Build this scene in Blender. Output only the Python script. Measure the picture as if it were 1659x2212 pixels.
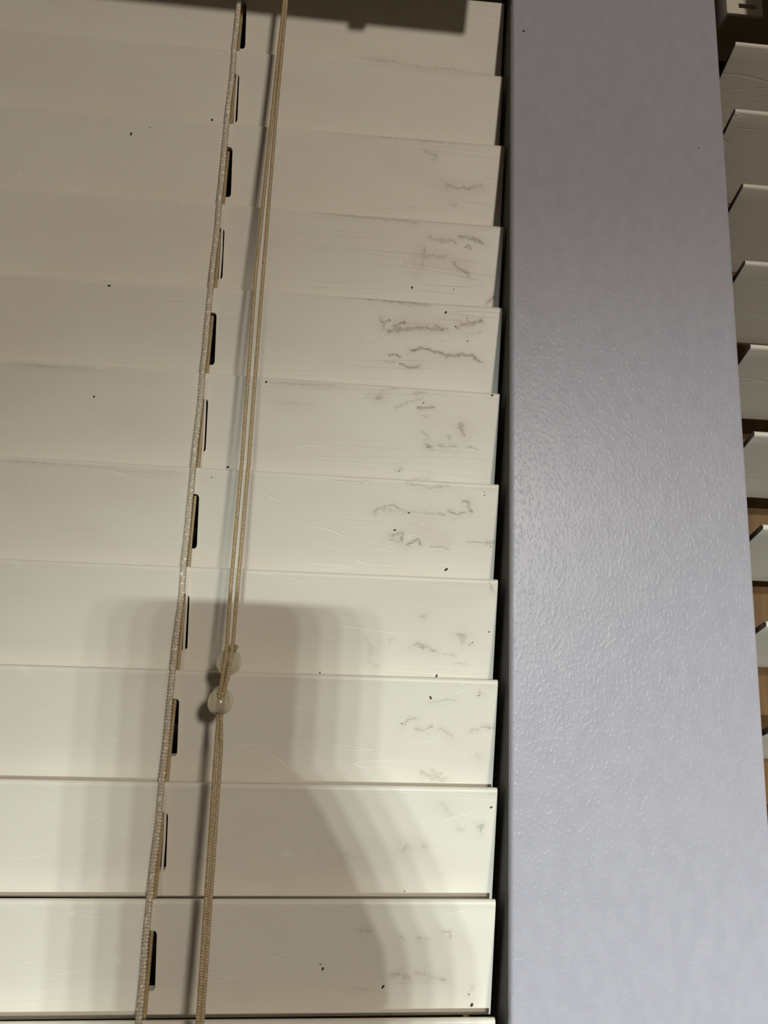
import bpy, math, random
import numpy as np
from mathutils import Vector, Matrix

# ------------------------------------------------------------------ clear
for o in list(bpy.data.objects): bpy.data.objects.remove(o, do_unlink=True)
SC = bpy.context.scene
COL = SC.collection
random.seed(4)
MM = 0.001
Z0 = 1.60                        # height of the topmost slat edge above the floor (m)

def V(x, y, z):                  # millimetres relative to the topmost slat edge -> metres
    return Vector((x*MM, y*MM, Z0 + z*MM))

# ------------------------------------------------------------------ camera
IMW, IMH, FPX = 1659.0, 2212.0, 1400.0
YAW, PITCH, ROLL = 0.06736, 0.18135, 0.03804
CAM = np.array([-70.71, -280.47, -324.94])          # mm
_f = np.array([math.sin(YAW)*math.cos(PITCH), math.cos(YAW)*math.cos(PITCH), math.sin(PITCH)])
_r = np.array([math.cos(YAW), -math.sin(YAW), 0.0])
_u = np.cross(_r, _f)
CR = _r*math.cos(ROLL) + _u*math.sin(ROLL)
CU = -_r*math.sin(ROLL) + _u*math.cos(ROLL)
cam_d = bpy.data.cameras.new('camera')
cam = bpy.data.objects.new('camera', cam_d); COL.objects.link(cam)
cam_d.sensor_fit = 'VERTICAL'; cam_d.sensor_height = 36.0
cam_d.lens = FPX/IMH*36.0
cam_d.clip_start = 0.005; cam_d.clip_end = 50
M = Matrix.Identity(4)
for i in range(3):
    M[i][0] = CR[i]; M[i][1] = CU[i]; M[i][2] = -_f[i]
c = V(*CAM)
for i in range(3): M[i][3] = c[i]
cam.matrix_world = M
SC.camera = cam

# ------------------------------------------------------------------ world, lamps, exposure
SC.view_settings.view_transform = 'Standard'
SC.view_settings.look = 'None'
SC.view_settings.exposure = 0.0
SC.view_settings.gamma = 1.0
SC.view_settings.use_curve_mapping = False
w = bpy.data.worlds.new('room_glow'); SC.world = w; w.use_nodes = True
w.node_tree.nodes['Background'].inputs[0].default_value = (1.0, 0.80, 0.58, 1)
w.node_tree.nodes['Background'].inputs[1].default_value = 0.05

LAMP = np.array([259.0, -4000.0, -163.0])
def aim(o, target):
    d = Vector(target) - o.location
    o.rotation_euler = d.to_track_quat('-Z', 'Y').to_euler()
def spot(name, loc, target, watts, col, cone, radius):
    L = bpy.data.lights.new(name, 'SPOT'); L.energy = watts; L.color = col
    L.spot_size = math.radians(cone); L.spot_blend = 1.0; L.shadow_soft_size = radius
    o = bpy.data.objects.new(name, L); COL.objects.link(o); o.location = V(*loc); aim(o, V(*target))
    return o
for i in range(5):               # a row of five small bulbs across the room
    spot('bulb_light', (LAMP[0]+(i-2)*36.0, LAMP[1], LAMP[2]), (150, 0, -915), 142.0, (0.905, 1.0, 0.965), 23.4, 0.008)
# a shaded lamp higher up on the right
spot('shaded_lamp_light', (582, -2500, 195), (10, 0, -470), 96.0, (1.0, 0.885, 0.76), 47.0, 0.085)

# ------------------------------------------------------------------ helpers
def link(name, me, mat, parent=None, mw=None):
    o = bpy.data.objects.new(name, me); COL.objects.link(o)
    if mat and not me.materials: me.materials.append(mat)
    if parent: o.parent = parent
    if mw is not None: o.matrix_local = mw
    return o
def mesh(name, v, f, smooth=False):
    me = bpy.data.meshes.new(name); me.from_pydata([tuple(p) for p in v], [], f)
    if smooth: me.polygons.foreach_set('use_smooth', [True]*len(f))
    me.update(); return me
def tag(o, label=None, cat=None, kind=None, group=None):
    if label: o['label'] = label
    if cat: o['category'] = cat
    if kind: o['kind'] = kind
    if group: o['group'] = group
    return o
def empty(name, loc):
    o = bpy.data.objects.new(name, None); COL.objects.link(o); o.location = loc
    o.empty_display_size = 0.02
    return o
def box_vf(a, b, base=0):
    x0, y0, z0 = a; x1, y1, z1 = b
    v = [(x0,y0,z0),(x1,y0,z0),(x1,y1,z0),(x0,y1,z0),(x0,y0,z1),(x1,y0,z1),(x1,y1,z1),(x0,y1,z1)]
    f = [(0,3,2,1),(4,5,6,7),(0,1,5,4),(1,2,6,5),(2,3,7,6),(3,0,4,7)]
    return v, [tuple(i+base for i in q) for q in f]
def boxes(name, L, mat, parent=None, bevel=0.0, seg=3):
    """boxes given in mm (relative to the topmost slat) -> one mesh in world coordinates"""
    vs, fs = [], []
    for a, b in L:
        v, f = box_vf(V(*a), V(*b), len(vs)); vs += v; fs += f
    me = mesh(name, vs, fs)
    o = link(name, me, mat)
    if parent:
        o.parent = parent; o.matrix_parent_inverse = Matrix.Translation(-parent.location)
    if bevel:
        m = o.modifiers.new('bevel', 'BEVEL'); m.width = bevel*MM; m.segments = seg; m.limit_method = 'ANGLE'
        me.polygons.foreach_set('use_smooth', [True]*len(fs))
        w_ = o.modifiers.new('wn', 'WEIGHTED_NORMAL'); w_.keep_sharp = False
    return o
def child(o, parent):
    o.parent = parent; o.matrix_parent_inverse = Matrix.Translation(-parent.location); return o
def extrude_profile(name, prof, x0, x1, mat, parent=None, smooth=False):
    """prof: list of (y,z) mm, closed; extruded along x"""
    n = len(prof)
    v = [V(x0, y, z) for y, z in prof] + [V(x1, y, z) for y, z in prof]
    f = [(i, (i+1) % n, n+(i+1) % n, n+i) for i in range(n)]
    f += [tuple(reversed(range(n))), tuple(range(n, 2*n))]
    me = mesh(name, v, f)
    import bmesh
    bm = bmesh.new(); bm.from_mesh(me); bmesh.ops.recalc_face_normals(bm, faces=bm.faces); bm.to_mesh(me); bm.free()
    o = link(name, me, mat)
    if parent: child(o, parent)
    return o

def pix_ray(x, y):
    return _f + CR*(x-IMW/2)/FPX - CU*(y-IMH/2)/FPX

# ------------------------------------------------------------------ materials
def mat(name):
    m = bpy.data.materials.new(name); m.use_nodes = True
    nt = m.node_tree; b = nt.nodes['Principled BSDF']
    return m, nt, b
def N(nt, t, **k):
    n = nt.nodes.new(t)
    for a, v in k.items(): setattr(n, a, v)
    return n
def setin(n, **k):
    for a, v in k.items(): n.inputs[a].default_value = v
def math_node(nt, op, a, b=None, c=None, clamp=False):
    n = N(nt, 'ShaderNodeMath', operation=op, use_clamp=clamp)
    for i, x in enumerate((a, b, c)):
        if x is None: continue
        if isinstance(x, (int, float)): n.inputs[i].default_value = x
        else: nt.links.new(x, n.inputs[i])
    return n.outputs[0]
def mapped(nt, scale, rand=True):
    tc = N(nt, 'ShaderNodeTexCoord'); mp = N(nt, 'ShaderNodeMapping'); mp.inputs['Scale'].default_value = scale
    src = tc.outputs['Object']
    if rand:
        oi = N(nt, 'ShaderNodeObjectInfo')
        cx = N(nt, 'ShaderNodeCombineXYZ')
        r = math_node(nt, 'MULTIPLY', oi.outputs['Random'], 3.7)
        for i in range(3): nt.links.new(r, cx.inputs[i])
        ad = N(nt, 'ShaderNodeVectorMath', operation='ADD')
        nt.links.new(src, ad.inputs[0]); nt.links.new(cx.outputs[0], ad.inputs[1]); src = ad.outputs[0]
    nt.links.new(src, mp.inputs[0]); return mp.outputs[0]
def noise(nt, vec, scale=1.0, detail=2.0, rough=0.5, dist=0.0):
    n = N(nt, 'ShaderNodeTexNoise'); setin(n, Scale=scale, Detail=detail, Roughness=rough, Distortion=dist)
    nt.links.new(vec, n.inputs['Vector']); return n.outputs[0]
def ramp(nt, x, lo, hi, a=0.0, b=1.0):
    n = N(nt, 'ShaderNodeMapRange', interpolation_type='SMOOTHSTEP')
    nt.links.new(x, n.inputs[0]); n.inputs[1].default_value = lo; n.inputs[2].default_value = hi
    n.inputs[3].default_value = a; n.inputs[4].default_value = b; return n.outputs[0]
def mixc(nt, fac, a, b):
    n = N(nt, 'ShaderNodeMix', data_type='RGBA')
    if isinstance(fac, (int, float)): n.inputs[0].default_value = fac
    else: nt.links.new(fac, n.inputs[0])
    for i, x in ((6, a), (7, b)):
        if isinstance(x, tuple): n.inputs[i].default_value = x
        else: nt.links.new(x, n.inputs[i])
    return n.outputs[2]

def slat_material(name, stained):
    m, nt, b = mat(name)
    gv = mapped(nt, (5.0, 62.0, 5.0))
    g = noise(nt, gv, 1.0, 1.5, 0.45, 0.25)
    g7 = math_node(nt, 'MULTIPLY', g, 11.0)
    pp = math_node(nt, 'PINGPONG', g7, 0.5)
    line = ramp(nt, pp, 0.0, 0.045, 1.0, 0.0)              # thin embossed grain lines
    brk = ramp(nt, noise(nt, mapped(nt, (22.0, 90.0, 22.0)), 1.0, 2.0), 0.46, 0.62)
    line = math_node(nt, 'MULTIPLY', line, brk)
    fib = noise(nt, mapped(nt, (110.0, 1900.0, 110.0)), 1.0, 3.0, 0.6)
    mott = noise(nt, mapped(nt, (16.0, 40.0, 16.0)), 1.0, 3.0)
    base = mixc(nt, ramp(nt, mott, 0.35, 0.7), (0.86, 0.83, 0.735, 1), (0.83, 0.785, 0.70, 1))
    base = mixc(nt, math_node(nt, 'MULTIPLY', line, 0.45), base, (0.95, 0.93, 0.86, 1))  # grain lines tinted lighter, a painted glint along the embossing
    h = math_node(nt, 'ADD', math_node(nt, 'MULTIPLY', line, -0.55), math_node(nt, 'MULTIPLY', fib, 0.30))
    rough = 0.42
    if stained:
        at = N(nt, 'ShaderNodeAttribute', attribute_name='stain')
        sp = N(nt, 'ShaderNodeSeparateColor'); nt.links.new(at.outputs['Color'], sp.inputs[0])
        br = ramp(nt, noise(nt, mapped(nt, (420.0, 760.0, 400.0)), 1.0, 4.0, 0.65), 0.30, 0.70, 0.35, 1.15)
        d = math_node(nt, 'MULTIPLY', sp.outputs[0], br, clamp=True)
        base = mixc(nt, d, base, (0.27, 0.215, 0.145, 1))
        pk = math_node(nt, 'MULTIPLY', sp.outputs[2], 1.0, clamp=True)
        base = mixc(nt, pk, base, (0.72, 0.60, 0.55, 1))
        h = math_node(nt, 'ADD', h, math_node(nt, 'MULTIPLY', sp.outputs[1], -1.7))
    nt.links.new(base, b.inputs['Base Color'])
    b.inputs['Roughness'].default_value = rough
    b.inputs['Specular IOR Level'].default_value = 0.35
    bp = N(nt, 'ShaderNodeBump'); setin(bp, Strength=0.55, Distance=0.00022)
    nt.links.new(h, bp.inputs['Height']); nt.links.new(bp.outputs[0], b.inputs['Normal'])
    return m
M_SLAT = slat_material('scuffed_white_faux_wood', True)
M_SLAT2 = slat_material('white_faux_wood', False)

def plain(name, col, rough=0.5, **k):
    m, nt, b = mat(name)
    b.inputs['Base Color'].default_value = (*col, 1); b.inputs['Roughness'].default_value = rough
    for a, v in k.items(): b.inputs[a.replace('_', ' ')].default_value = v
    return m
def post_material():
    m, nt, b = mat('lavender_grey_semigloss_paint')
    v = mapped(nt, (1.0, 1.0, 0.62), False)
    n1 = noise(nt, v, 760.0, 2.0, 0.5, 0.3)
    n2 = noise(nt, v, 190.0, 2.0, 0.5)
    h = math_node(nt, 'ADD', ramp(nt, n1, 0.46, 0.80), math_node(nt, 'MULTIPLY', n2, 0.8))
    col = mixc(nt, ramp(nt, n2, 0.3, 0.7), (0.435, 0.430, 0.497, 1), (0.46, 0.455, 0.522, 1))
    nt.links.new(col, b.inputs['Base Color'])
    b.inputs['Roughness'].default_value = 0.34; b.inputs['Specular IOR Level'].default_value = 0.30
    bp = N(nt, 'ShaderNodeBump'); setin(bp, Strength=0.32, Distance=0.0003)
    nt.links.new(h, bp.inputs['Height']); nt.links.new(bp.outputs[0], b.inputs['Normal'])
    return m
M_POST = post_material()
def wood_material():
    m, nt, b = mat('golden_oak')
    n1 = noise(nt, mapped(nt, (90.0, 90.0, 7.0), False), 1.0, 4.0, 0.6, 0.8)
    nt.links.new(mixc(nt, ramp(nt, n1, 0.3, 0.7), (0.20, 0.105, 0.03, 1), (0.11, 0.052, 0.013, 1)), b.inputs['Base Color'])
    b.inputs['Roughness'].default_value = 0.4
    return m
M_WOOD = wood_material()
def cord_material(name, c1, c2):
    m, nt, b = mat(name)
    n1 = noise(nt, mapped(nt, (1.0, 1.0, 1.0), False), 1600.0, 2.0)
    nt.links.new(mixc(nt, ramp(nt, n1, 0.35, 0.65), (*c1, 1), (*c2, 1)), b.inputs['Base Color'])
    b.inputs['Roughness'].default_value = 0.38; b.inputs['Specular IOR Level'].default_value = 0.6
    return m
M_CORD = cord_material('beige_braided_nylon', (0.55, 0.43, 0.25), (0.38, 0.28, 0.14))
def ladder_material():
    m, nt, b = mat('cream_woven_polyester')
    n1 = noise(nt, mapped(nt, (1.0, 1.0, 0.55), False), 1250.0, 2.0, 0.6)
    nt.links.new(mixc(nt, ramp(nt, n1, 0.55, 0.64), (0.60, 0.53, 0.40, 1), (1.0, 0.97, 0.88, 1)), b.inputs['Base Color'])
    b.inputs['Roughness'].default_value = 0.35; b.inputs['Specular IOR Level'].default_value = 0.7
    return m
M_LADDER = ladder_material()
M_RUNG = plain('cream_rung_thread', (0.78, 0.72, 0.62), 0.5)
M_LIFT = cord_material('tan_lift_cord', (0.50, 0.38, 0.19), (0.38, 0.28, 0.13))
M_BEAD = plain('milky_plastic', (0.82, 0.76, 0.58), 0.22, Transmission_Weight=0.55, IOR=1.46)
M_SPECK = plain('dark_speck', (0.045, 0.032, 0.022), 0.8)
M_GLASS = plain('night_window_glass', (0.004, 0.004, 0.005), 0.06)
M_RAIL = plain('cream_painted_steel', (0.74, 0.69, 0.57), 0.4)
M_VALANCE = plain('cream_valance', (0.80, 0.76, 0.66), 0.45)
M_END_SHADE = plain('shade_toned_slat_end', (0.16, 0.115, 0.08), 0.7)  # dark brown on the slat ends stands for shade facing away from the lamps
M_JAMB = plain('shade_toned_jamb', (0.055, 0.05, 0.046), 0.7)  # jamb colour darkened to stand for the shade beside the post
M_WALL = plain('wall_paint', (0.55, 0.53, 0.58), 0.6)
M_BLACK = plain('black_phone_glass', (0.012, 0.012, 0.013), 0.2)
M_SKIN = plain('skin', (0.52, 0.33, 0.24), 0.55)

# ------------------------------------------------------------------ the setting
post = boxes('trim_1', [((2.0, -12, -760), (108.7, -7.5, 260))], M_POST, bevel=1.6, seg=4)
tag(post, 'lavender grey painted post between the two window blinds', None, 'structure')
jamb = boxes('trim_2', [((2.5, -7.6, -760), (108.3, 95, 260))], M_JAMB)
tag(jamb, 'window jamb behind the lavender post, coloured dark for shade', None, 'structure')
wall = boxes('wall_back', [((-620, 0, 75), (2, 110, 330)), ((-620, 0, -900), (2, 110, -690)), ((-700, 0, -900), (-520, 110, 330)),
                           ((108.7, 0, 75), (620, 110, 330)), ((108.7, 0, -900), (620, 110, -690)), ((520, 0, -900), (700, 110, 330))], M_WALL)
tag(wall, 'painted wall around the two window openings', None, 'structure')
fl = boxes('floor', [((-1500, -4600, -1660), (1500, 110, -1600))], plain('floorboards', (0.16, 0.10, 0.06), 0.5))
tag(fl, 'dark wooden floor of the room', None, 'structure')
def window(name, x0, x1, lab):
    p = boxes(name, [((x0, 92, -690), (x1, 96, 75))], M_GLASS)
    tag(p, lab, None, 'structure')
    for a, b in (((x0, 48, -690), (x0+62, 91, 75)), ((x1-62, 48, -690), (x1, 91, 75))):
        o = boxes('stile', [(a, b)], M_WOOD, bevel=2); o.parent = p
    for a, b in (((x0+62, 50, 5), (x1-62, 91, 75)), ((x0+62, 50, -690), (x1-62, 91, -620))):
        o = boxes('rail', [(a, b)], M_WOOD, bevel=2); o.parent = p
    return p
window('window_1', -520, 2, 'dark night window hidden behind the closed blind')
window('window_2', 108.7, 520, 'oak framed night window behind the open blind')

# ------------------------------------------------------------------ slats
SW, TH = 47.2, 2.8
TILT_L, TILT_R = math.radians(12.0), math.radians(66.5)
SLOT_L, SLOT_W, SLOT_R = 24.0, 4.6, 1.5

def slat_matrix(x, y, z, slope, tilt):
    """local x along the slat, local y up the slat, local z out of the seen face; origin = right/left end of the top edge"""
    ux = Vector((1, 0, slope)).normalized()
    uy = Vector((0, -math.sin(tilt), math.cos(tilt)))
    uz = ux.cross(uy).normalized(); uy = uz.cross(ux)
    m = Matrix.Identity(4)
    for i in range(3): m[i][0] = ux[i]; m[i][1] = uy[i]; m[i][2] = uz[i]
    p = V(x, y, z)
    for i in range(3): m[i][3] = p[i]
    return m

def slat_mesh(name, x0, x1, slots, fine=None, paint=None, dark_ends=False):
    """a rounded-edge slat with routed slots. x0<x1 in mm (local), slots = local x of slot centres,
    fine = (xa, xb, step) finely divided strip for the scuffs"""
    xs = set(np.arange(math.ceil(x0/16)*16, x1, 16.0)); xs |= {x0, x1}
    for e, sgn in ((x0, 1), (x1, -1)):
        for d in (0.25, 0.7): xs.add(e+sgn*d)
    if fine: xs |= set(np.round(np.arange(fine[0], fine[1], fine[2]), 4))
    scol = {}
    for c in slots:
        xs = {x for x in xs if abs(x-c) > SLOT_W/2+0.3}
        for t in np.linspace(-1, 1, 11): xs.add(round(c+t*SLOT_W/2, 4))
    xs = np.array(sorted(xs))
    keep = [0]
    for i in range(1, len(xs)):
        if xs[i]-xs[keep[-1]] > 0.03: keep.append(i)
    xs = xs[keep]
    r = TH/2
    edge = [r*(1-math.cos(a)) for a in np.linspace(0, math.pi/2, 6)]
    c = SW/2; lo = c-SLOT_L/2+SLOT_R; hi = c+SLOT_L/2-SLOT_R
    step = 0.5 if fine else 4.0
    def seg(a, b): return list(np.linspace(a, b, max(2, int((b-a)/step)+1)))
    A = edge[:-1] + seg(r, lo); B = seg(lo, hi)[1:]; Cc = seg(hi, SW-r)[1:] + [SW-e for e in edge[:-1]][::-1]
    S = np.array(A+B+Cc); iA = len(A)-1; iB = len(A)+len(B)-1
    nS, nX = len(S), len(xs)
    G = np.tile(S, (nX, 1))
    inslot = np.zeros(nX-1, bool)
    for cx in slots:
        for i, x in enumerate(xs):
            d = abs(x-cx)
            if d <= SLOT_W/2+1e-4:
                q = max(0.0, d-(SLOT_W/2-SLOT_R)); ext = math.sqrt(max(0, SLOT_R**2-q*q))
                G[i, :iA+1] = np.where(S[:iA+1] > r, r+(S[:iA+1]-r)*((lo-ext-r)/(lo-r)), S[:iA+1])
                h2 = hi+ext
                G[i, iB:] = np.where(S[iB:] < SW-r, (SW-r)-((SW-r)-S[iB:])*((SW-r-h2)/(SW-r-hi)), S[iB:])
                G[i, iA:iB+1] = np.linspace(G[i, iA], G[i, iB], iB-iA+1)
        for i in range(nX-1):
            if abs((xs[i]+xs[i+1])/2-cx) < SLOT_W/2: inslot[i] = True
    dd = np.minimum(G, SW-G); T = np.where(dd < r, np.sqrt(np.maximum(0, r*r-(r-dd)**2)), r)
    # soften the cut ends
    for i, x in enumerate(xs):
        e = min(x-x0, x1-x)
        if e < 0.7: T[i] *= 1-0.16*(1-e/0.7)**2
    X = np.repeat(xs[:, None], nS, 1)
    front = np.stack([X, -G, T], -1).reshape(-1, 3); back = np.stack([X, -G, -T], -1).reshape(-1, 3)
    nv = nX*nS
    verts = np.concatenate([front, back])*MM
    ii, jj = np.meshgrid(np.arange(nX-1), np.arange(nS-1), indexing='ij')
    ok = ~(inslot[ii] & (jj >= iA) & (jj < iB))
    ii = ii[ok]; jj = jj[ok]
    a = ii*nS+jj; b_ = (ii+1)*nS+jj
    F = np.stack([a, a+1, b_+1, b_], -1)                 # front: outward +t
    Bk = np.stack([a+nv, b_+nv, b_+1+nv, a+1+nv], -1)
    extra = []
    for i, flip in ((0, False), (nX-1, True)):           # end caps
        for j in range(nS-1):
            q = [i*nS+j, i*nS+j+1, i*nS+j+1+nv, i*nS+j+nv]
            extra.append(q[::-1] if not flip else q)
    for i in range(nX-1):                                 # slot walls
        if inslot[i]:
            for j in (iA, iB):
                q = [i*nS+j, (i+1)*nS+j, (i+1)*nS+j+nv, i*nS+j+nv]
                extra.append(q if j == iA else q[::-1])
            for e, cond in ((i, i == 0 or not inslot[i-1]), (i+1, i+1 == nX-1 or not inslot[i+1])):
                if cond:
                    for j in range(iA, iB):
                        q = [e*nS+j, e*nS+j+1, e*nS+j+1+nv, e*nS+j+nv]
                        extra.append(q if e == i else q[::-1])
    extra = np.array(extra)
    flat = extra.ravel()
    verts = np.concatenate([verts, verts[flat]])          # hard edges: the cut faces own their vertices
    extra = np.arange(len(flat)).reshape(-1, 4) + 2*nv
    F = np.concatenate([F, Bk, extra])
    me = bpy.data.meshes.new(name)
    me.vertices.add(len(verts)); me.vertices.foreach_set('co', verts.ravel())
    me.loops.add(F.size); me.loops.foreach_set('vertex_index', F.ravel().astype(np.int32))
    me.polygons.add(len(F)); me.polygons.foreach_set('loop_start', np.arange(0, F.size, 4, dtype=np.int32))
    sm = np.ones(len(F), bool); sm[len(F)-len(extra):] = False
    me.polygons.foreach_set('use_smooth', sm)
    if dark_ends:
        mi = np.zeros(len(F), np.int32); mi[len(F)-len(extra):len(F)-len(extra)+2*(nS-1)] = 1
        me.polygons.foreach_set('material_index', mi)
    me.update(calc_edges=True); me.validate()
    if paint is not None:
        col = np.zeros((len(verts), 4), np.float32); col[:, 3] = 1
        col[:nv, :3] = paint(front[:, 0], -front[:, 1])
        at = me.color_attributes.new('stain', 'FLOAT_COLOR', 'POINT')
        at.data.foreach_set('color', col.ravel())
    return me

# left blind: (right end x, height of the top edge, slope along the length) of each slat
SLATS = [(1.1, 0.27, .010), (0.6, -44.2, 0.0), (1.5, -84.3, .009), (1.2, -129.1, 0.0), (0.7, -171.7, .0032), (-0.2, -214.8, -.0072),
         (-0.4, -258.0, -.0029), (-0.55, -300.9, .002), (-0.3, -343.7, .0026), (-0.25, -387.3, .0042), (-0.75, -429.9, .0086), (-0.65, -472.5, .0066),
         (-0.5, -515.6, .004), (-0.3, -558.6, .002)]
LAD_X = [(-134.4, 0), (-134.7, -43), (-135.2, -150), (-135.7, -276), (-136.6, -400), (-137.0, -440), (-136.7, -473), (-136.5, -600)]
def lad_x(z): return float(np.interp(-z, [-b for a, b in LAD_X], [a for a, b in LAD_X]))
SMAT = [slat_matrix(x, 1.0, z, s, TILT_L) for x, z, s in SLATS]

def on_slat(k, px, py):
    """photo position on slat k -> (local x, distance down the slat) in mm"""
    Mi = SMAT[k].inverted()
    o = Mi @ V(*CAM); d = Mi.to_3x3() @ Vector(pix_ray(px, py))
    t = (TH/2*MM - o.z)/d.z
    p = o + d*t
    return p.x/MM, -p.y/MM
YTOP = [5, 163, 313, 488, 663, 849, 1046, 1252, 1469, 1703, 1945, 2202]
YLFT = [-87, 58, 228, 400, 588, 773, 985, 1207, 1436, 1684, 1944, 2212]
def slat_at(px, py):
    k = 0
    for i in range(12):
        if py >= YLFT[i] + (YTOP[i]-YLFT[i])*px/1080.0: k = i
    return k

# scuffs in the finish: polyline in photo pixels, width px, darkness, groove depth, soft flag
SC_ = [
 ([(918,328),(942,333),(937,343)],9,.30,.2), ([(965,400),(1000,406),(1040,402)],8,.38,.5), ([(975,444),(985,440)],8,.25,.2),
 ([(926,512),(950,520),(975,518),(985,525)],7,.34,.5), ([(915,535),(908,555),(925,552),(960,555)],10,.36,.3), ([(912,560),(910,575)],10,.3,.2),
 ([(990,512),(1015,513),(1030,518),(1045,527)],8,.5,.7), ([(1003,532),(1012,530),(1014,538)],3,.6,.6), ([(978,567),(990,580),(1010,592)],9,.5,.6),
 ([(895,595),(905,590)],9,.2,.1), ([(1055,655),(1062,645),(1070,640)],5,.55,.4),
 ([(780,642),(830,648),(880,655),(930,660)],8,.42,.4), ([(868,652),(885,658)],8,.4,.3),
 ([(822,690),(830,700),(826,712)],10,.32,.4), ([(824,698),(843,692)],3,.75,.9), ([(852,703),(866,697),(876,694)],4,.8,1.0),
 ([(836,714),(870,712),(900,709),(920,708),(955,712)],7,.62,.9), ([(940,705),(955,710),(965,712)],5,.5,.7),
 ([(998,702),(1020,699),(1042,693)],9,.55,.7), ([(985,709),(992,707)],3,.7,.6), ([(1010,722),(1040,716)],5,.25,.4),
 ([(890,757),(915,753),(940,762),(965,770),(990,766),(1022,769),(1035,782)],6,.62,1.1), ([(965,768),(1000,764)],4,.3,1.0),
 ([(838,766),(855,767),(868,771)],3,.65,.8), ([(830,781),(850,782)],4,.3,.4), ([(865,788),(885,794),(905,791)],6,.55,.7), ([(1030,780),(1045,785)],6,.4,.6),
 ([(820,845),(860,838)],5,.2,.4), ([(812,860),(822,857)],9,.45,.3), ([(628,872),(632,874)],9,.32,.2), ([(895,850),(920,848)],8,.3,.2),
 ([(855,885),(880,868),(915,862)],5,.25,.5), ([(905,882),(925,879),(938,882)],5,.5,.8), ([(908,897),(922,900)],3,.35,.6),
 ([(992,918),(998,930),(1003,940)],10,.42,.9), ([(985,925),(1000,922)],3,.5,.8), ([(922,960),(930,966)],7,.65,.6), ([(945,962),(960,968),(985,965)],8,.4,.4),
 ([(965,944),(970,947)],6,.45,.3), ([(1010,965),(1030,972)],5,.3,.3), ([(912,935),(925,945),(920,955)],9,.2,.4), ([(855,1020),(862,1012)],6,.3,.3), ([(900,1035),(925,1033)],7,.25,.2),
 ([(808,1108),(825,1095),(850,1092),(862,1100)],5,.42,.8), ([(820,1100),(850,1103),(890,1108)],12,.22,.2), ([(1003,1083),(1012,1083),(1015,1098),(1018,1106)],6,.5,1.0),
 ([(970,1106),(985,1112),(1003,1108)],6,.5,.8), ([(900,1108),(960,1112)],6,.28,.4), ([(845,1158),(868,1152),(870,1170)],6,.55,1.0), ([(843,1165),(862,1172)],11,.28,.2),
 ([(878,1180),(895,1170),(905,1168),(910,1178)],5,.6,1.0), ([(930,1183),(945,1180),(965,1188)],4,.35,.7), ([(1010,1172),(1035,1174),(1070,1172)],5,.38,.4),
 ([(880,1045),(930,1055),(970,1050)],7,.28,.3), ([(730,1045),(800,1040)],6,.16,.3),
 ([(892,1395),(905,1395),(940,1407)],7,.42,.6), ([(990,1375),(1000,1372),(998,1390)],9,.34,.9), ([(990,1380),(1004,1378)],3,.5,.8), ([(1010,1394),(1022,1388)],4,.45,.3),
 ([(912,1333),(918,1330)],6,.3,.2), ([(960,1415),(985,1416)],5,.25,.3), ([(790,1380),(800,1400),(795,1420)],14,.16,.2), ([(838,1390),(842,1380)],6,.2,.2), ([(1058,1262),(1065,1275)],7,.45,.4),
 ([(985,1435),(1005,1433)],5,.25,.2), ([(795,1430),(815,1440)],6,.2,.2),
 ([(870,1568),(880,1558),(900,1550)],6,.34,.5), ([(900,1575),(915,1578),(935,1570)],6,.34,.5), ([(950,1575),(975,1590)],7,.28,.4), ([(1015,1578),(1035,1577)],4,.4,.3), ([(1040,1568),(1068,1571)],5,.4,.3),
 ([(925,1517),(960,1515),(985,1512)],4,.25,.4), ([(910,1668),(930,1675),(960,1682)],6,.32,.4), ([(920,1678),(958,1685)],8,.22,.2), ([(930,1662),(950,1672)],3,.3,.4), ([(1030,1630),(1040,1640)],7,.2,.1), ([(1035,1500),(1040,1500)],6,.4,.2),
 ([(950,1735),(970,1755)],16,.18,.2), ([(1032,1785),(1042,1782),(1034,1800)],6,.4,.7), ([(985,1788),(1000,1792)],5,.3,.3), ([(868,1840),(876,1825),(888,1832)],9,.28,.3), ([(910,1825),(918,1830)],8,.25,.2), ([(740,1845),(765,1855)],7,.15,.2),
 ([(955,2012),(968,2015),(972,2028)],5,.34,.7), ([(865,2022),(873,2028)],6,.3,.2), ([(905,2027),(925,2032)],6,.28,.3), ([(780,2008),(800,2012)],7,.25,.2),
 ([(845,2108),(865,2104),(885,2115)],9,.38,.4), ([(900,2102),(915,2106)],8,.28,.3), ([(925,2112),(965,2118)],7,.3,.4), ([(760,2135),(795,2140)],7,.18,.2), ([(1012,2150),(1020,2130)],9,.18,.2),
 ([(560,822),(620,828),(760,838)],6,.28,.3), ([(600,160),(760,163),(870,120)],6,.05,.0), ([(800,128),(860,135),(920,146),(1000,152)],7,.28,.3), ([(960,146),(1020,156),(1060,160)],5,.3,.3),
 ([(700,280),(800,292),(900,302),(980,308)],7,.22,.3), ([(700,460),(800,470),(900,480)],7,.26,.3), ([(560,445),(640,455)],6,.14,.2),
 ([(0,790),(100,793),(180,800)],6,.2,.4), ([(0,995),(60,1000),(130,1003)],6,.25,.4), ([(190,1010),(300,1018),(380,1022)],6,.18,.3),
]
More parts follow.
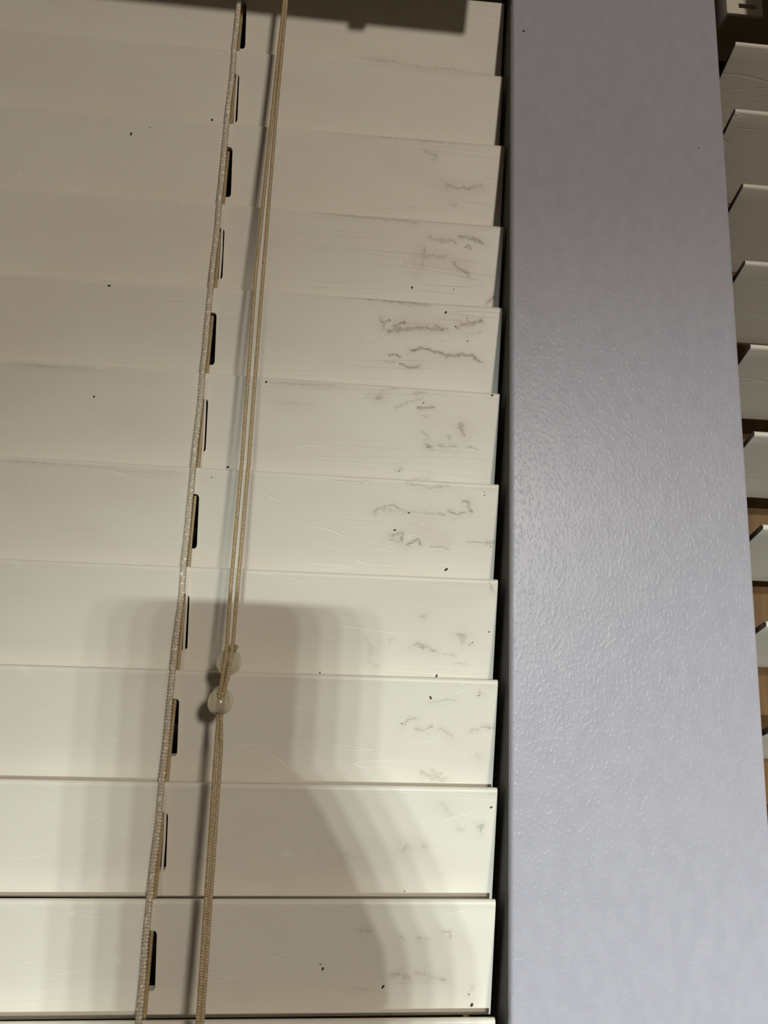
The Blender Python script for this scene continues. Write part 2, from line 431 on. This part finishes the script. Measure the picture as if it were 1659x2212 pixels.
# soft pink-brown handling marks
PINK = [([(900,560),(1000,570)],46,.18), ([(880,700),(1000,700)],54,.22), ([(900,780),(1010,780)],40,.16), ([(930,900),(1000,930)],50,.12), ([(900,1140),(960,1170)],44,.2),
        ([(850,340),(960,400)],60,.12), ([(900,1300),(1010,1300)],50,.08), ([(900,1835),(960,1880)],40,.10), ([(880,2100),(950,2110)],40,.12), ([(980,2130),(1000,2150)],40,.08)]
MARKS = {k: [] for k in range(12)}
for pts, wd, dk, gr in SC_:
    cx = sum(p[0] for p in pts)/len(pts); cy = sum(p[1] for p in pts)/len(pts)
    k = slat_at(cx, cy); MARKS[k].append(([on_slat(k, *p) for p in pts], wd/5.0, dk, gr, 0.0))
for pts, wd, dk in PINK:
    cx = sum(p[0] for p in pts)/len(pts); cy = sum(p[1] for p in pts)/len(pts)
    k = slat_at(cx, cy); MARKS[k].append(([on_slat(k, *p) for p in pts], wd/5.0, 0.0, 0.0, dk))

def fractal(x, y, seed):
    rng = np.random.RandomState(seed); out = np.zeros(len(x)); amp = 0.5
    for o_ in range(3):
        g = rng.uniform(-1, 1, (64, 64)); xi = np.floor(x).astype(int); yi = np.floor(y).astype(int)
        fx = x-xi; fy = y-yi; fx = fx*fx*(3-2*fx); fy = fy*fy*(3-2*fy)
        a = g[xi % 64, yi % 64]; b = g[(xi+1) % 64, yi % 64]; c_ = g[xi % 64, (yi+1) % 64]; d = g[(xi+1) % 64, (yi+1) % 64]
        out += amp*((a*(1-fx)+b*fx)*(1-fy)+(c_*(1-fx)+d*fx)*fy); x = x*2.1; y = y*2.1; amp *= 0.5
    return out
def painter(k):
    rng = np.random.RandomState(100+k)
    ph = rng.uniform(0, 6.28, 8)
    def paint(x, s):
        out = np.zeros((len(x), 3), np.float32)
        wx = x + fractal(x*0.45, s*0.45, 11+k)*1.5
        ws = s + fractal(x*0.5, s*0.7, 57+k)*1.3
        for pts, wd, dk, gr, pk in MARKS.get(k, []):
            best = np.full(len(x), 1e9); 
            for (ax, as_), (bx, bs) in zip(pts[:-1], pts[1:]):
                dx, ds = bx-ax, bs-as_; L2 = dx*dx+ds*ds+1e-9
                t = np.clip(((wx-ax)*dx+(ws-as_)*ds)/L2, 0, 1)
                best = np.minimum(best, np.hypot(wx-(ax+t*dx), ws-(as_+t*ds)))
            g = np.exp(-(best/(wd*0.55))**2)
            out[:, 0] = np.maximum(out[:, 0], np.maximum(g*dk*1.3, np.exp(-(best/(wd*1.9))**2)*dk*0.36))
            out[:, 1] = np.maximum(out[:, 1], np.exp(-(best/(min(wd, 1.6)*0.4))**2)*gr)
            out[:, 2] = np.maximum(out[:, 2], np.exp(-(best/(wd*0.6))**2)*pk*1.8)
        # grime gathered under the upper edge towards the handled end
        e = np.exp(-((s-2.2)/1.3)**2)*np.clip((x+75)/75, 0, 1)*0.16*(0.5+0.5*np.sin(x*0.21+ph[4])*np.sin(x*0.077+ph[5]))
        out[:, 0] = np.maximum(out[:, 0], e)
        return out
    return paint

# ------------------------------------------------------------------ left blind
blind = empty('window_blind', V(-210, 5, 10))
tag(blind, 'closed white faux-wood blind with scuffed slats and hanging cords, left of the post', 'blind')
SLAT_OBJS = []
for k, (x, z, s) in enumerate(SLATS):
    zc = z - SW/2
    sx = lad_x(zc) - x + 0.7
    me = slat_mesh('slat', -480, 0, [sx], fine=(-62, 0, 0.5) if k < 12 else None, paint=painter(k) if k < 12 else None)
    o = link('slat', me, M_SLAT)
    o.matrix_world = SMAT[k]; child(o, blind)
    SLAT_OBJS.append(o)

# dark specks stuck to the slats: photo position, size px, angle deg
SPECKS = [(283,289,9,70),(458,259,8,60),(324,276,4,30),(236,617,8,0),(203,857,7,80),(492,1009,8,40),(890,621,8,80),(963,675,8,60),(1010,737,5,0),(1009,687,4,0),
          (457,1031,4,0),(575,825,7,50),(1063,854,7,20),(883,1108,6,0),(853,1145,7,0),(964,1230,10,45),(1047,1070,4,80),(1046,1062,3,0),(1060,1180,4,20),(980,625,4,0),
          (697,2093,8,80),(692,2083,4,0),(827,2132,9,55),(1019,2171,10,70),(930,1507,9,-60),(943,1460,8,70),(691,1453,5,90),(1056,1365,5,0),(1020,1388,4,30),(1061,1744,7,20),
          (868,1563,4,0),(955,712,4,0),(984,705,5,0),(955,737,3,0),(874,1925,4,0),(1013,2148,4,0),(915,870,5,10),(1034,1503,4,0),(862,1018,4,0)]
for px, py, sz, ang in SPECKS:
    k = slat_at(px, py); lx, ls = on_slat(k, px, py)
    n = 10; v = [(0, 0, 0.28)]; a0 = math.radians(ang); hl = sz/5.0*0.5; hw = hl*0.55
    for ring, (rr, hh) in enumerate(((0.6, 0.2), (1.0, 0.0))):
        for i in range(n):
            a = 2*math.pi*i/n; q = rr*(1+random.uniform(-.18, .18))
            u, w_ = hl*q*math.cos(a), hw*q*math.sin(a)
            v.append((u*math.cos(a0)-w_*math.sin(a0), u*math.sin(a0)+w_*math.cos(a0), hh))
    f = [(0, 1+i, 1+(i+1) % n) for i in range(n)]
    f += [(1+i, 1+n+i, 1+n+(i+1) % n, 1+(i+1) % n) for i in range(n)]
    me = mesh('dirt_speck', [((lx+a)*MM, (-ls+b)*MM, (TH/2+c_-0.02)*MM) for a, b, c_ in v], f, True)
    o = link('dirt_speck', me, M_SPECK); o.parent = SLAT_OBJS[k]

def post_speck(px, py, sz):
    d = pix_ray(px, py); t = (-12.0-CAM[1])/d[1]; p = CAM + d*t
    n = 8; v = [V(p[0], -12.25, p[2])]
    for i in range(n):
        a = 2*math.pi*i/n; r_ = sz*random.uniform(.8, 1.2)
        v.append(V(p[0]+r_*math.cos(a), -11.99, p[2]+r_*0.7*math.sin(a)))
    o = link('dirt_speck', mesh('dirt_speck', v, [(0, 1+i, 1+(i+1) % n) for i in range(n)], True), M_SPECK); o.parent = post
post_speck(1131, 67, 0.75); post_speck(1509, 320, 0.45)

# ---- cords
def frames(P):
    P = np.array(P, float); T = np.gradient(P, axis=0); T /= np.linalg.norm(T, axis=1)[:, None]
    ref = np.array([0, 1.0, 0]) if abs(T[0] @ np.array([0, 1.0, 0])) < 0.8 else np.array([1.0, 0, 0])
    A = np.empty_like(P)
    a = np.cross(T[0], ref); a /= np.linalg.norm(a)
    for i in range(len(P)):
        a = a - T[i]*(a @ T[i]); a /= np.linalg.norm(a); A[i] = a
    return P, T, A, np.cross(T, A)
def resample(P, step):
    P = np.array(P, float)
    d = np.r_[0, np.cumsum(np.linalg.norm(np.diff(P, axis=0), axis=1))]
    n = max(3, int(d[-1]/step)); t = np.linspace(0, d[-1], n)
    Q = np.stack([np.interp(t, d, P[:, i]) for i in range(3)], 1)
    for _ in range(int(4.0/step) if step < 1 else 2):
        Q[1:-1] = (Q[:-2]+2*Q[1:-1]+Q[2:])/4
    return Q, t
def braid(name, path, ra, rb, pitch, amp, m_, parent, step=0.22, nseg=12, strands=3, smooth=6):
    """a braided cord (mm): oval section ra x rb with a raised weave"""
    P = np.array(path, float)
    d = np.r_[0, np.cumsum(np.linalg.norm(np.diff(P, axis=0), axis=1))]
    n = max(8, int(d[-1]/step)); t = np.linspace(0, d[-1], n)
    Q = np.stack([np.interp(t, d, P[:, i]) for i in range(3)], 1)
    for _ in range(smooth*10):
        Q[1:-1] = (Q[:-2]+2*Q[1:-1]+Q[2:])/4
    Q, T, A, B = frames(Q)
    th = np.arange(nseg)*2*math.pi/nseg
    ph = 2*math.pi*t[:, None]/pitch
    wv = np.sin(strands*th[None]+ph)*np.sin(strands*th[None]-ph)
    rr = 1+amp*wv
    Pv = Q[:, None, :] + (A[:, None, :]*(ra*np.cos(th))[None, :, None] + B[:, None, :]*(rb*np.sin(th))[None, :, None])*rr[:, :, None]
    v = (Pv.reshape(-1, 3)*MM); v[:, 2] += Z0
    n = len(Q)
    i, j = np.meshgrid(np.arange(n-1), np.arange(nseg), indexing='ij'); i = i.ravel(); j = j.ravel(); j2 = (j+1) % nseg
    F = np.stack([i*nseg+j, i*nseg+j2, (i+1)*nseg+j2, (i+1)*nseg+j], -1)
    me = mesh(name, v, F.tolist(), True)
    import bmesh
    bm = bmesh.new(); bm.from_mesh(me)
    bmesh.ops.holes_fill(bm, edges=[e for e in bm.edges if e.is_boundary], sides=0)
    bmesh.ops.recalc_face_normals(bm, faces=bm.faces); bm.to_mesh(me); bm.free()
    o = link(name, me, m_)
    if parent: child(o, parent)
    return o

# front string of the ladder: touches every upper slat edge
lp = [(-134.3, -1.6, 24)]
for k, (x, z, s) in enumerate(SLATS):
    lx = lad_x(z); zz = z + s*(lx-x)
    lp.append((lx, -1.55, zz+0.6)); lp.append((lx+(0.2 if k % 2 else -0.2), -0.9, zz-14)); lp.append((lad_x(z-30)-(0.1 if k % 2 else -0.1), -1.0, zz-30))
lp.append((-136.5, -1.5, -610))
ladder = braid('ladder_cord', lp, 1.25, 0.75, 2.6, 0.30, M_LADDER, blind, step=0.2, nseg=12, strands=2, smooth=8)
# rungs under each slat, alternately left and right of the lift cord
for k, (x, z, s) in enumerate(SLATS):
    lx = lad_x(z)-x; side = 1.75 if k % 2 else -1.25
    ss = [(-0.2, 0.2), (1.5, 0.6), (4.0, 1.0), (12, 1.0), (22, 1.05), (32, 1.0), (40, 0.9), (SW-1, 0.8)]
    v, f = [], []
    drift = lad_x(z-46)-lad_x(z)
    for s_, fr in ss:
        cx = lx + side*fr + drift*s_/SW + (0.12*math.sin(s_*0.5+k))
        tt = TH/2+0.02 if s_ > 1.0 else TH/2-0.3
        for dx, dt in ((-0.5, 0.02), (-0.3, 0.28), (-0.05, 0.1), (0.05, 0.1), (0.3, 0.28), (0.5, 0.02)):
            v.append(((cx+dx)*MM, -s_*MM, (tt+dt)*MM))
    n = 6
    for i in range(len(ss)-1):
        for j in range(n-1): f.append((i*n+j, (i+1)*n+j, (i+1)*n+j+1, i*n+j+1))
    me = mesh('ladder_rung', v, f, True)
    o = link('ladder_rung', me, M_RUNG); o.matrix_world = SMAT[k]
    o.parent = ladder; o.matrix_parent_inverse = Matrix.Identity(4)
# the lift cord threading the slots
yc = 1.0 + SW/2*math.sin(TILT_L)
lpath = [(lad_x(z)+0.55, yc-0.6, z) for z in np.linspace(20, -610, 40)]
braid('lift_cord', lpath, 0.75, 0.75, 1.7, 0.12, M_LIFT, blind, step=0.3, nseg=10, strands=2, smooth=2)

# pull cords with two milky tassel beads
YC = -36.0
lc = [(-106.4, YC, 30), (-107.2, YC, -60), (-108.4, YC, -111), (-109.9, YC-0.5, -186), (-109.4, YC-0.5, -263), (-109.7, YC-1.5, -310), (-108.95, YC-4.6, -333), (-109.45, YC-5.0, -343), (-110.5, YC-2.5, -350.5), (-110.6, YC, -356), (-110.6, YC, -368), (-109.9, YC, -420), (-109.2, YC, -470), (-108.8, YC, -600)]
rc = [(-105.6, YC+1.0, 30), (-106.3, YC+1.4, -60), (-106.9, YC+.9, -111), (-107.1, YC+0.6, -186), (-107.0, YC+0.4, -263), (-107.5, YC+0.2, -316), (-107.5, YC-0.2, -331), (-107.4, YC-4.4, -338), (-107.9, YC-4.9, -344), (-109.2, YC-3.0, -350), (-109.7, YC-1, -356), (-109.0, YC+0.9, -368), (-108.5, YC+1.2, -420), (-108.0, YC+1.6, -470), (-107.6, YC+1.6, -600)]
cordL = braid('pull_cord', lc, 0.72, 0.72, 1.75, 0.24, M_CORD, blind, step=0.2, nseg=12, strands=2, smooth=10)
cordR = braid('pull_cord', rc, 0.72, 0.72, 1.75, 0.24, M_CORD, blind, step=0.2, nseg=12, strands=2, smooth=10)
def knot(cx, cy, cz, sc, parent):
    P = []
    for i in range(90):
        t = 2*math.pi*i/89*0.97
        P.append((cx+sc*(math.sin(t)+1.4*math.sin(2*t))*0.42, cy-sc*math.sin(3*t)*0.55, cz+sc*(math.cos(t)-1.4*math.cos(2*t))*0.45))
    o = braid('knot', P, 0.62, 0.62, 1.5, 0.14, M_CORD, None, step=0.15, nseg=10, strands=2, smooth=0)
    o.parent = parent
    return o
def bead(cx, cy, cz, tiltx, tiltz, parent):
    prof = [(1.0, 3.9), (1.5, 4.3), (2.3, 4.1), (3.3, 3.3), (4.05, 2.0), (4.4, 0.4), (4.3, -1.3), (3.75, -2.8), (2.8, -3.9), (1.7, -4.4), (1.0, -4.2), (0.85, 0)]
    n = 28; v, f = [], []
    R_ = Matrix.Rotation(tiltx, 3, 'X') @ Matrix.Rotation(tiltz, 3, 'Y')
    for r_, z_ in prof:
        for i in range(n):
            a = 2*math.pi*i/n; p = R_ @ Vector((r_*math.cos(a), r_*math.sin(a), z_)); v.append(V(cx+p.x, cy+p.y, cz+p.z))
    m_ = len(prof)
    for j in range(m_):
        for i in range(n):
            f.append((j*n+i, ((j+1) % m_)*n+i, ((j+1) % m_)*n+(i+1) % n, j*n+(i+1) % n))
    o = link('bead', mesh('bead', v, f, True), M_BEAD)
    o.parent = parent
    tag(o, 'milky plastic bead threaded on the pull cord')
    return o
bead(-108.6, YC+1.0, -338.2, 0.25, 0.1, cordR); bead(-110.4, YC, -352.0, -0.35, 0.15, cordL)
knot(-107.3, YC-0.6, -333.4, 1.5, cordR); knot(-109.9, YC-3.9, -349.2, 0.9, cordL)

# head rail and valance above the frame
def rail_profile(y0, y1, z0, z1, t):
    return [(y0, z0), (y1, z0), (y1, z1), (y1-t, z1), (y1-t, z0+t), (y0+t, z0+t), (y0+t, z1), (y0, z1)]
extrude_profile('headrail', rail_profile(-24, 32, 12, 55, 1.2), -485, 0.5, M_RAIL, blind)
def valance_profile(y, z0, z1):
    return [(y, z0), (y-7, z0), (y-9, z0+3), (y-8, z0+8), (y-8, z1-12), (y-10, z1-5), (y-10, z1), (y, z1)]
val = extrude_profile('valance', valance_profile(-44, -14.0, 62), -490, -7.5, M_VALANCE, blind)
extrude_profile('valance_clip', [(-43.5, 40), (-42.5, 40), (-42.5, -15.6), (-49, -16.0), (-49, -17.2), (-43.5, -16.8)], -66.0, -58.5, M_BEAD, blind)

# ------------------------------------------------------------------ right blind, slats half open
blind2 = empty('window_blind', V(300, 5, 10))
tag(blind2, 'half-open white faux-wood blind seen edge-on, right of the post', 'blind')
RX = [114.5, 111.9, 113.2, 111.6, 111.4, 110.4, 111.4, 109.9, 110.5, 111, 111, 111]
RZ = [-28.3, -67.2, -108.3, -148.8, -190.7, -232.2, -274.2, -315.7, -357.5, -399.5, -441.5, -483.5]
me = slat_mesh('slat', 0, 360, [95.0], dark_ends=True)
me.materials.append(M_SLAT2); me.materials.append(M_END_SHADE)
yf = 5 - SW/2*math.sin(TILT_R)
for k, (x, z) in enumerate(zip(RX, RZ)):
    o = link('slat', me, M_SLAT2); o.matrix_world = slat_matrix(x, yf, z, 0.0, TILT_R); child(o, blind2)
lad2 = braid('ladder_cord', [(209, yf-1.6, z) for z in np.linspace(20, -520, 60)], 0.95, 0.62, 2.3, 0.22, M_LADDER, blind2, step=0.5, nseg=8, strands=2, smooth=1)
extrude_profile('headrail', rail_profile(-24, 32, 12, 55, 1.2), 112, 490, M_RAIL, blind2)
extrude_profile('valance', valance_profile(-44, -23, 62), 128.5, 490, M_VALANCE, blind2)
# mounting bracket with a slotted face at the end of the head rail
def bracket():
    x0, x1, z0, z1 = 112.0, 131.0, -10.0, 58.0
    sx0, sx1, sz0, sz1 = 118.3, 128.0, -6.3, -3.6; y0, y1 = -15.5, -14.2
    vs, fs = [], []
    for a, b in (((x0, y0, z0), (sx0, y1, z1)), ((sx1, y0, z0), (x1, y1, z1)), ((sx0, y0, z0), (sx1, y1, sz0)), ((sx0, y0, sz1), (sx1, y1, z1)),
                 ((x0, y1, z0), (x0+1.2, 34, z1)), ((x0+1.2, 32.8, z0), (x1, 34, z1)),
                 ((sx0+0.6, y1, sz1), (sx1-0.6, y1+5, sz1+0.8))):
        v, f = box_vf(V(*a), V(*b), len(vs)); vs += v; fs += f
    o = link('bracket', mesh('bracket', vs, fs), M_RAIL); child(o, blind2)
bracket()

# ------------------------------------------------------------------ the phone and hand whose shadow falls on the slats
def phone():
    x0, x1, z0, z1, y = -73.5, -2.4, -431.5, -284.6, -800.0
    r = 9.0; pts = []
    for cx, cz, a0 in ((x1-r, z1-r, 0), (x0+r, z1-r, 90), (x0+r, z0+r, 180), (x1-r, z0+r, 270)):
        for i in range(8):
            a = math.radians(a0+90*i/7); pts.append((cx+r*math.cos(a), cz+r*math.sin(a)))
    n = len(pts)
    v, f = [], []
    for yy, k in ((y-4, .985), (y-3.2, 1), (y+3.2, 1), (y+4, .985)):
        for px, pz in pts:
            v.append(V((x0+x1)/2+(px-(x0+x1)/2)*k, yy, (z0+z1)/2+(pz-(z0+z1)/2)*k))
    for j in range(3):
        for i in range(n): f.append((j*n+i, j*n+(i+1) % n, (j+1)*n+(i+1) % n, (j+1)*n+i))
    f += [tuple(range(n)), tuple(range(3*n, 4*n))[::-1]]
    p = empty('smartphone', V(-38, -800, -431.5))
    o = link('phone_body', mesh('phone_body', v, f), M_BLACK); child(o, p)
    o = boxes('camera_bump', [((-69, -796, -322), (-37, -793.6, -289))], M_BLACK, bevel=1.0); child(o, p)
    tag(p, 'black smartphone held up in front of the blind, throwing the tall shadow', 'phone')
phone()
def hand():
    v = []; e = []; rad = []
    def add(p, r, par=None):
        v.append(V(*p)); rad.append(r*MM)
        if par is not None: e.append((par, len(v)-1))
        return len(v)-1
    y = -800.0
    hub = add((8, y, -396), 25)
    w1 = add((11, y-6, -425), 27, hub); w2 = add((16, y-22, -470), 25, w1); w3 = add((24, y-50, -530), 29, w2); add((38, y-95, -610), 36, w3)
    t0 = add((17, y-10, -381), 9.5, hub); t1 = add((9.5, y-13, -363), 7.6, t0); t2 = add((1, y-13, -348), 7.0, t1); add((-9, y-12, -337), 5.8, t2)
    i0 = add((7, y+13, -374), 8.2, hub); i1 = add((1, y+16, -353), 7.6, i0); i2 = add((-16, y+16, -345), 7.0, i1); add((-36, y+12, -341), 5.8, i2)
    for z, L_ in ((-371, 64), (-389, 60), (-406, 46)):
        k0 = add((-3, y+14, z-3), 8.6, hub if z > -400 else w1)
        k1 = add((-3-L_*0.33, y+17, z+3), 7.8, k0); k2 = add((-3-L_*0.7, y+16, z+5), 7.0, k1); add((-3-L_, y+12, z+5), 5.8, k2)
    me = bpy.data.meshes.new('hand'); me.from_pydata([tuple(p) for p in v], e, []); me.update()
    o = link('person', me, M_SKIN)
    sk = o.modifiers.new('skin', 'SKIN'); sk.use_smooth_shade = True
    lay = me.skin_vertices[0].data if me.skin_vertices else None
    if lay is None:
        bpy.context.view_layer.objects.active = o
        lay = me.skin_vertices[0].data
    for i, r in enumerate(rad): lay[i].radius = (r, r); lay[i].use_root = (i == 0)
    sb = o.modifiers.new('sub', 'SUBSURF'); sb.levels = 2; sb.render_levels = 2
    tag(o, 'hand and forearm holding up the smartphone', 'person')
try:
    hand()
except Exception as ex:
    print('HAND', ex)
